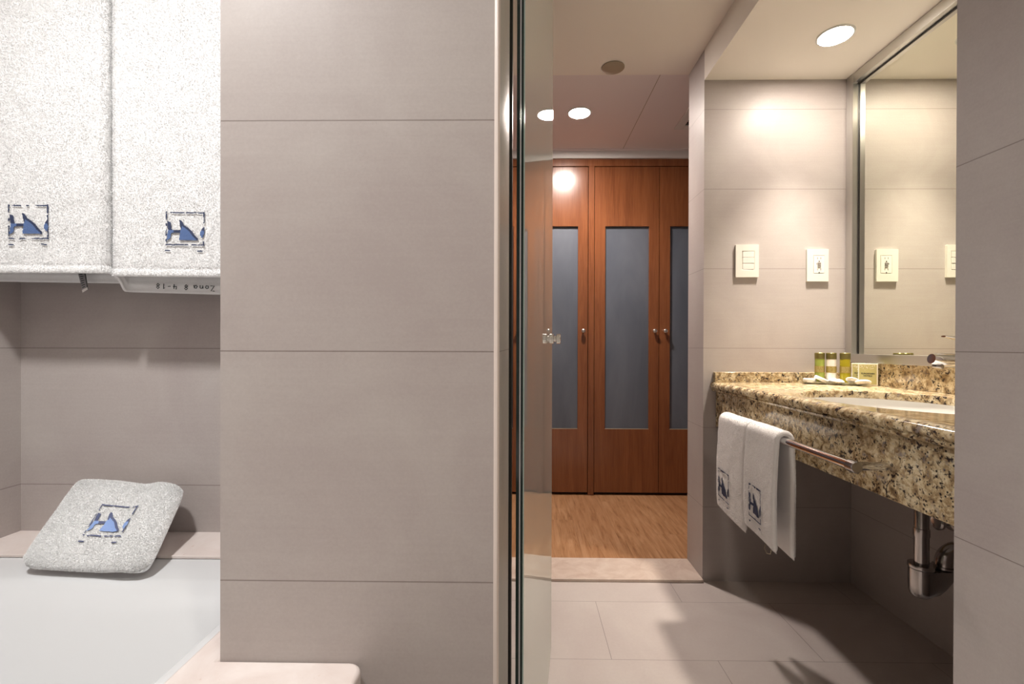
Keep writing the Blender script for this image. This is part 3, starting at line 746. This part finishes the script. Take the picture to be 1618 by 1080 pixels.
        b.add([off(i0), off(s0), off(s1), off(i1)], [(0, 1, 2, 3)], 2)
        for r_ in range(9):
            t0 = .16 + r_ * .085; a0 = lerp(lerp(q[3], q[0], t0), lerp(q[2], q[1], t0), .15); a1 = lerp(lerp(q[3], q[0], t0), lerp(q[2], q[1], t0), .15 + .45 + .2 * (r_ % 2))
            a2 = lerp(lerp(q[3], q[0], t0 + .03), lerp(q[2], q[1], t0 + .03), .6); a3 = lerp(lerp(q[3], q[0], t0 + .03), lerp(q[2], q[1], t0 + .03), .15)
            b.add([off(a0), off(a1), off(a2), off(a3)], [(0, 1, 2, 3)], 2)
        ct = b.build('care_tag', [M['tag_grey'], M['tag_white'], M['ink']], root, smooth=False, fix=False); ct['label'] = 'small grey care tag'
    adopt(root, root.location)
    return root
bath_towel(-1.10, -.8235, .908, .958, 1.041, 1.0285, 1.70, 'white bath towel with a blue emblem hanging at the far left over the tub', 3.1, -.004, (-1.0187, 1.1749 + .0, .0800, .0680, 0.0), tagx=-.908)
bath_towel(-.8165, -.44, .908, .952, 1.033, 1.003, 1.70, 'white bath towel with handwriting inside its hem, half hidden by the tiled partition', 8.7, -.010, (-.7040, 1.160, .0770, .0660, -.02), text=True)
tr = thing('towel_rail', 'chrome rail holding the two white bath towels on the alcove wall', 'towel rail', loc=(-.76, 1.02, 1.70))
MB().tube([(-1.1195, .934, 1.70), (-.4015, .934, 1.70)], .010, n=24).build('bar', M['chrome'], tr); adopt(tr, (-.76, 1.02, 1.70))

# ------------------------------------------------------------------ pillow-like folded cloths
def folded(C, Nf, nu, nv, h0, r_u, r_v, seed, tuft=0, tl=.003, parent=None, amp=.002, lenu=.2, lenv=.2, name='cloth', m='terry', lean=.8, corner=0):
    """C(u,v) centre point, Nf(u,v) unit normal; closed cloth with rounded rim"""
    Pt = np.zeros((nu, nv, 3)); Pb = np.zeros((nu, nv, 3)); NN = np.zeros((nu, nv, 3))
    for i in range(nu):
        for j in range(nv):
            u = (1 - math.cos(PI * i / (nu - 1))) / 2 * .25 + .75 * i / (nu - 1); v = (1 - math.cos(PI * j / (nv - 1))) / 2 * .25 + .75 * j / (nv - 1)
            c = C(u, v); n = Nf(u, v)
            du = min(u, 1 - u) * lenu / r_u; dv = min(v, 1 - v) * lenv / r_v
            d = min(1, du) if dv >= 1 else (min(1, dv) if du >= 1 else max(0, 1 - math.hypot(1 - du, 1 - dv)))
            h = h0 * math.sqrt(max(0, 1 - (1 - d) ** 2)) + 1e-4
            w_ = amp * vnoise(c, 14, seed) + amp * .5 * vnoise(c, 45, seed)
            Pt[i, j] = c + n * (h + w_ * min(1, 2 * d)); Pb[i, j] = c - n * h; NN[i, j] = n
    k = nu * nv; parts = [(np.concatenate([Pt.reshape(-1, 3), Pb.reshape(-1, 3)]), np.concatenate([gridfaces(nu, nv), gridfaces(nu, nv, True) + k]), 0)]
    rim = []
    a = np.arange(k).reshape(nu, nv)
    for line in (a[0, :], a[-1, ::-1], a[::-1, 0], a[:, -1]):
        rim.append(np.stack([line[:-1], line[1:], line[1:] + k, line[:-1] + k], 1))
    parts[0] = (parts[0][0], np.concatenate([parts[0][1]] + rim), 0)
    if tuft:
        gn = grid_normals(Pt); s = np.sign((gn * NN).sum(2, keepdims=True)); gn = gn * s
        rr = RNG.rand(tuft) * (nu - 1.001); cc = RNG.rand(tuft) * (nv - 1.001); i = rr.astype(int); j = cc.astype(int); fu = (rr - i)[:, None]; fv = (cc - j)[:, None]
        V = Pt[i, j] * (1 - fu) * (1 - fv) + Pt[i + 1, j] * fu * (1 - fv) + Pt[i, j + 1] * (1 - fu) * fv + Pt[i + 1, j + 1] * fu * fv
        tv, tf = tufts(V, gn[i, j], 1, tl, .0013, lean); parts.append((tv, tf, 0))
        # rim tufts
        for arr in (Pt[0], Pt[-1], Pt[:, 0], Pt[:, -1]):
            m_ = 1500; q = RNG.randint(len(arr) - 1, size=m_); t = RNG.rand(m_, 1); V = arr[q] * (1 - t) + arr[q + 1] * t
            o = V - Pt.reshape(-1, 3).mean(0); o /= np.linalg.norm(o, axis=1, keepdims=True)
            tv, tf = tufts(V, o, 1, tl, .0013, lean); parts.append((tv, tf, 0))
    return mesh_np(name, parts, [M[m]], parent), Pt

# washcloth leaning on the ledge
wc = thing('washcloth', 'small white washcloth with a blue emblem leaning on the tub ledge', 'towel', loc=(-.80, .84, .482))
BL, BR_, TL_, TR_ = Vector((-.919, .833, .4935)), Vector((-.668, .815, .4925)), Vector((-.960, .994, .606)), Vector((-.728, .994, .594))
nrm = (BR_ - BL).cross(TL_ - BL).normalized()
if nrm.y > 0: nrm = -nrm
def Cw(u, v):
    p = BL * (1 - u) * (1 - v) + BR_ * u * (1 - v) + TL_ * (1 - u) * v + TR_ * u * v
    cr = max(0, 1 - abs(u - .72) / .10)                          # soft fold ridge on the right
    p = p + nrm * (.005 * math.exp(-((u - .80) / .10) ** 2) - .006 * math.exp(-((u - .62) / .13) ** 2) * math.exp(-((v - .95) / .3) ** 2))
    # rounded outline
    cu, cv = u - .5, v - .5; k = .085 * (abs(2 * cu) * abs(2 * cv)) ** 7
    p = p - ((BR_ - BL) * cu + (TL_ - BL) * cv) * k
    return p
_, PW = folded(Cw, lambda u, v: nrm, 90, 84, .0135, .016, .016, 4.2, 90000, .0022, wc, .0022, .24, .19)
def surf_w(u, v):
    U = .405 + .32 * u; Vv = .655 - .36 * v
    i = max(0, min(89, int(U * 89))); j = max(0, min(83, int(Vv * 83)))
    base = Cw(U, Vv); return base + nrm * ((Vector(PW[i, j]) - base).dot(nrm)), nrm
emblem(surf_w, wc, 1.3, [M['thread_slate'], M['thread_pale']], lift=.0024)
adopt(wc, wc.location)

# hand towels over the bar
def hand_towel(y0, y1, zf, zb, label, seed, slant, ev, ew):
    rt = thing('hand_towel', label, 'towel', 'hand towels on the vanity bar', loc=(BX, (y0 + y1) / 2, zf))
    rb = .0185; LB = .31
    Lf = BZ - zf; Lb = BZ - zb; tot = Lf + PI * rb + Lb
    def path(u):
        s = u * tot
        if s < Lf: t = s / Lf; return BX - rb - .004 * math.sin(PI * t) * 1.2 - .004 * (1 - t), zf + s, (-1, 0)
        if s < Lf + PI * rb: a = PI - (s - Lf) / rb; return BX + rb * math.cos(a), BZ + rb * math.sin(a), (math.cos(a), math.sin(a))
        s -= Lf + PI * rb; return BX + rb + .004 * min(1, s / .1), BZ - s, (1, 0)
    def C(u, v):
        x, z, n = path(u); y = y0 + (y1 - y0) * v
        dn = slant * (.5 - v) * min(1, abs(BZ - z) / .25)        # near edge hangs a little lower
        drift = .010 * (v - .5) * (1 - u) * 0
        return Vector((x + .003 * math.sin(v * 3.1 + seed), y, z - dn * (1 if u < .5 else .6)))
    def Nf(u, v): n = path(u)[2]; return Vector((n[0], 0, n[1]))
    _, P_ = folded(C, Nf, 150, 46, .0072, .012, .0085, seed, 26000, .0016, rt, .0015, tot, y1 - y0, m='terry_flat')
    # a second, inner layer showing behind the front fold
    def C2(u, v):
        s = u * (Lf - .01); return Vector((BX - .0035 + .003 * math.sin(v * 3), y0 - .004 + (y1 - y0) * (.02 + .9 * v), zf + .012 - slant * (.5 - v) + s * .93))
    def surf(uu, vv):
        V_ = 1 - (ev + ew * uu); Zt = zf + .135 - .092 * vv
        U = (Zt - zf) / tot; p = C(U, V_); n = Vector((-1, 0, 0)); i = min(149, int(U * 149)); j = min(45, max(0, int(V_ * 45)))
        return Vector((P_[i, j, 0], p.y, p.z)), n
    emblem(surf, rt, seed, [M['thread_dark'], M['thread_dark']], nu=46, nv=52, lift=.0018)
    adopt(rt, rt.location)
    return rt
hand_towel(1.348, 1.526, .372, .362, 'white hand towel hanging at the far end of the bar, next to the doorway', 2.4, .020, .15, .40)
t2 = hand_towel(1.186, 1.341, .382, .362, 'white hand towel on the bar nearer the camera, with bare rail on its right', 6.8, .016, .235, .39)
b = MB(); b.tube([(.655, 1.262, .372), (.650, 1.262, .354), (.652, 1.252, .345), (.655, 1.240, .349), (.657, 1.238, .364)], .0012, n=8)
hl = b.build('hanging_loop', M['tan'], t2); hl.location = tuple(-x for x in t2.location)

# ------------------------------------------------------------------ bathtub and stone
ZR = .479
lg = MB().box(-1.1198, -.402, .9025, 1.0204, ZR + .0001, .4855).build('stone_ledge', M['marble'], bevel=.0015)
tag(lg, 'pink marble ledge along the tiled wall at the far end of the bathtub', 'ledge')
b = MB(); sh = [(-.445, -.95), (-.445, .6085), (-.4015, .6085), (-.4015, .6085)]
# slab with rounded nose and rounded far corner
out = [(-.445, -.95), (-.445, .902), (-.4015, .902), (-.4015, .608)]
for k in range(7):
    a = PI / 2 - PI / 2 * k / 6; out.append((-.228 + .020 * math.cos(a), .588 + .020 * math.sin(a)))
out += [(-.208, -.95)]
b.loft([[(x, y, z) for x, y in out] for z in (.458, .4835)])
sl = b.build('stone_slab', M['marble'], bevel=.005, seg=3); tag(sl, 'cream marble slab capping the near side of the bathtub at the foot of the partition', 'ledge')
struct(MB().box(-.437, -.235, -.95, .6085, 0, .4575).build('wall_tub', T, smooth=False))
tb = thing('bathtub', 'glossy white bathtub below the hanging towels', 'bathtub', loc=(-.785, .0, 0))
def rrect(x0, x1, y0, y1, r, z, n=10, zf=None):
    pts = []
    for cx, cy, a0 in ((x1 - r, y1 - r, 0), (x0 + r, y1 - r, PI / 2), (x0 + r, y0 + r, PI), (x1 - r, y0 + r, 3 * PI / 2)):
        for k in range(n + 1): a = a0 + PI / 2 * k / n; pts.append((cx + r * math.cos(a), cy + r * math.sin(a), z))
    return pts
b = MB()
ox0, ox1, oy0, oy1 = -1.1195, -.4455, -.94, .9038
lp = [rrect(ox0, ox1, oy0, oy1, .004, .02), rrect(ox0, ox1, oy0, oy1, .004, ZR - .002), rrect(ox0 + .001, ox1 - .001, oy0 + .001, oy1 - .001, .004, ZR)]
lp.append(rrect(ox0 + .055, ox1 - .011, oy0 + .07, oy1 - .075, .05, ZR))
for inset, dz, far in ((.004, .0015, .010), (.009, .006, .020), (.014, .016, .034), (.020, .04, .060), (.03, .10, .11), (.045, .20, .19), (.06, .28, .25), (.09, .335, .31), (.14, .355, .37)):
    lp.append(rrect(ox0 + .055 + inset, ox1 - .011 - inset, oy0 + .07 + inset, oy1 - .075 - far, .05 + inset * .8, ZR - dz))
b.loft(lp, cap0=True, cap1=True); b.build('tub_shell', M['acrylic'], tb)
MB().lathe([(0, .002), (.024, .002), (.027, 0), (0, 0)], o=(-.785, -.45, ZR - .3545), n=32).build('drain', M['chrome'], tb)
adopt(tb, (-.785, 0, 0))

# ------------------------------------------------------------------ amenities
ta = math.radians(-30)
TC = Vector((1.102, 1.682))
def tp(a, c, z=0): return Vector((TC.x + a * math.cos(ta) - c * math.sin(ta), TC.y + a * math.sin(ta) + c * math.cos(ta), ZT + .0006 + z))
tr_ = thing('amenity_tray', 'small clear glass tray of toiletries in the mirror corner of the counter', 'tray', loc=tp(0, 0))
tr_.rotation_euler.z = ta
def ring(w_, h_, z): return [(a, c, z) for a, c, _ in rrect(-w_, w_, -h_, h_, .012, 0, 5)]
M['tray'] = simple('tray_glass', (.72, .72, .62), .08, 0, **{'Transmission Weight': .7})
MB().loft([ring(.082, .034, 0), ring(.088, .040, .010), ring(.086, .038, .010), ring(.080, .032, .0025)]).build('dish', M['tray'], tr_)
def bottle(a, c, body, label, stripe=True):
    o = thing('toiletry_bottle', label, 'bottle', 'toiletry bottles on the tray', loc=tp(a, c, .0026)); r = .0158
    MB().lathe([(0, 0), (r - .002, 0), (r, .0025), (r, .086), (r - .001, .087), (0, .087)], n=32).build('bottle_body', body, o)
    MB().lathe([(0, .0872), (r + .0006, .0872), (r + .0006, .108), (r - .0008, .1095), (0, .1095)], n=32).build('cap', M['cap'], o)
    lb = MB().lathe([(r + .0002, .038), (r + .0005, .038), (r + .0005, .061), (r + .0002, .061)], n=32).build('label_band', M['label'], o)
    b = MB(); 
    for k in range(4):
        z = .0425 + k * .0045; 
        for a_ in range(-5, 5):
            if random.random() < .25: continue
            th = math.radians(-115 + a_ * 9); t2 = th + math.radians(6)
            rr = r + .0008; b.add([(rr * math.cos(th), rr * math.sin(th), z), (rr * math.cos(t2), rr * math.sin(t2), z), (rr * math.cos(t2), rr * math.sin(t2), z + .0013), (rr * math.cos(th), rr * math.sin(th), z + .0013)], [(0, 1, 2, 3)])
    b.build('print', M['print_light'], o, smooth=False, fix=False)
    return o
bottle(-.034, .020, M['green_liquid'], 'small bottle of pale green gel, leftmost of the three on the tray')
bottle(.001, .016, M['white_liquid'], 'small bottle of white lotion between the green and the yellow ones')
bottle(.042, .018, M['yellow_liquid'], 'small bottle of deep yellow shampoo beside the soap cartons')
def carton(p, rz, label, txt):
    o = thing('soap_carton', label, 'box', 'olive soap cartons on the tray', loc=p); o.rotation_euler.z = rz
    W_, H_ = .0280, .0755
    MB().box(-W_, W_, -.004, .004, 0, H_).build('box', M['carton_edge'], o, bevel=.0008, smooth=False)
    MB().box(-W_ + .0035, W_ - .0035, -.0046, -.0038, .004, H_ - .0035).build('front_panel', M['carton'], o, smooth=False)
    for s, z, sz in txt:
        cu = bpy.data.curves.new('lettering', 'FONT'); cu.body = s; cu.size = sz; cu.align_x = 'CENTER'; cu.extrude = .0001; cu.offset = .0002
        q = bpy.data.objects.new('tmp', cu); COL.objects.link(q); dg = bpy.context.evaluated_depsgraph_get(); me = bpy.data.meshes.new_from_object(q.evaluated_get(dg)); bpy.data.objects.remove(q)
        le = bpy.data.objects.new('lettering', me); me.materials.append(M['print']); COL.objects.link(le); le.parent = o; le.location = (0, -.0049, z); le.rotation_euler = (PI / 2, 0, 0)
    b = MB()
    for k in range(46):
        x = random.uniform(-.023, .023); z = H_ - .006 - abs(random.gauss(0, .008)); s = random.uniform(.0005, .0016)
        b.add([(x - s, -.0049, z), (x + s, -.0049, z), (x + s * .4, -.0049, z + 2 * s)], [(0, 1, 2)])
    b.build('speckle_print', M['carton_edge'], o, smooth=False, fix=False)
TX = [('EUROSTARS', .0385, .0070), ('HOTELS', .0305, .0068), ('SOAP', .0145, .0045)]
carton(Vector((1.197, 1.634, ZT + .001)), math.radians(-36), 'olive and cream square soap carton at the front of the pair beside the bottles', TX)
carton(Vector((1.192, 1.660, ZT + .001)), math.radians(-33), 'olive and cream square soap carton half hidden behind the other carton', TX)
def soap(a, c, z, r, h, tilt, rz, label, hollow=False):
    o = thing('wrapped_soap', label, 'soap', 'wrapped soaps on the tray', loc=tp(a, c, z)); o.rotation_euler = (tilt[0], tilt[1], rz)
    if hollow: pr_ = [(0, h * .30), (r * .70, h * .30), (r * .80, h * .55), (r * .9, h * .6), (r, h * .4), (r * 1.0, -h * .3), (r * .9, -h * .5), (0, -h * .5)]
    else: pr_ = [(0, h * .5), (r * .35, h * .5), (r * .7, h * .38), (r * .93, h * .14), (r, 0), (r * .93, -h * .2), (r * .7, -h * .42), (0, -h * .5)]
    b = MB().lathe(pr_, n=40)
    if not hollow: b.v = [(x * (1 + .03 * math.sin(math.atan2(y, x) * 16)), y * (1 + .03 * math.sin(math.atan2(y, x) * 16)), zz * (1 + .10 * math.sin(math.atan2(y, x) * 16))) for x, y, zz in b.v]
    q = b.build('wrapper', M['soap'], o)
soap(-.066, -.020, .012, .021, .012, (0, 0), 0, 'flat round soap at the left end of the tray', True)
soap(-.030, -.018, .0165, .024, .011, (.25, .38, ), .1, 'ring-shaped white soap dish leaning before the lotion bottle', True)
soap(.014, -.020, .013, .024, .015, (.1, .05), .5, 'pleated paper-wrapped soap before the yellow bottle')
soap(.062, -.024, .0165, .022, .014, (.3, .45), 1.1, 'paper-wrapped soap propped before the half-hidden carton')
soap(.088, -.038, .0125, .024, .015, (.12, .26), 1.7, 'paper-wrapped soap at the right end of the tray, before the front carton')
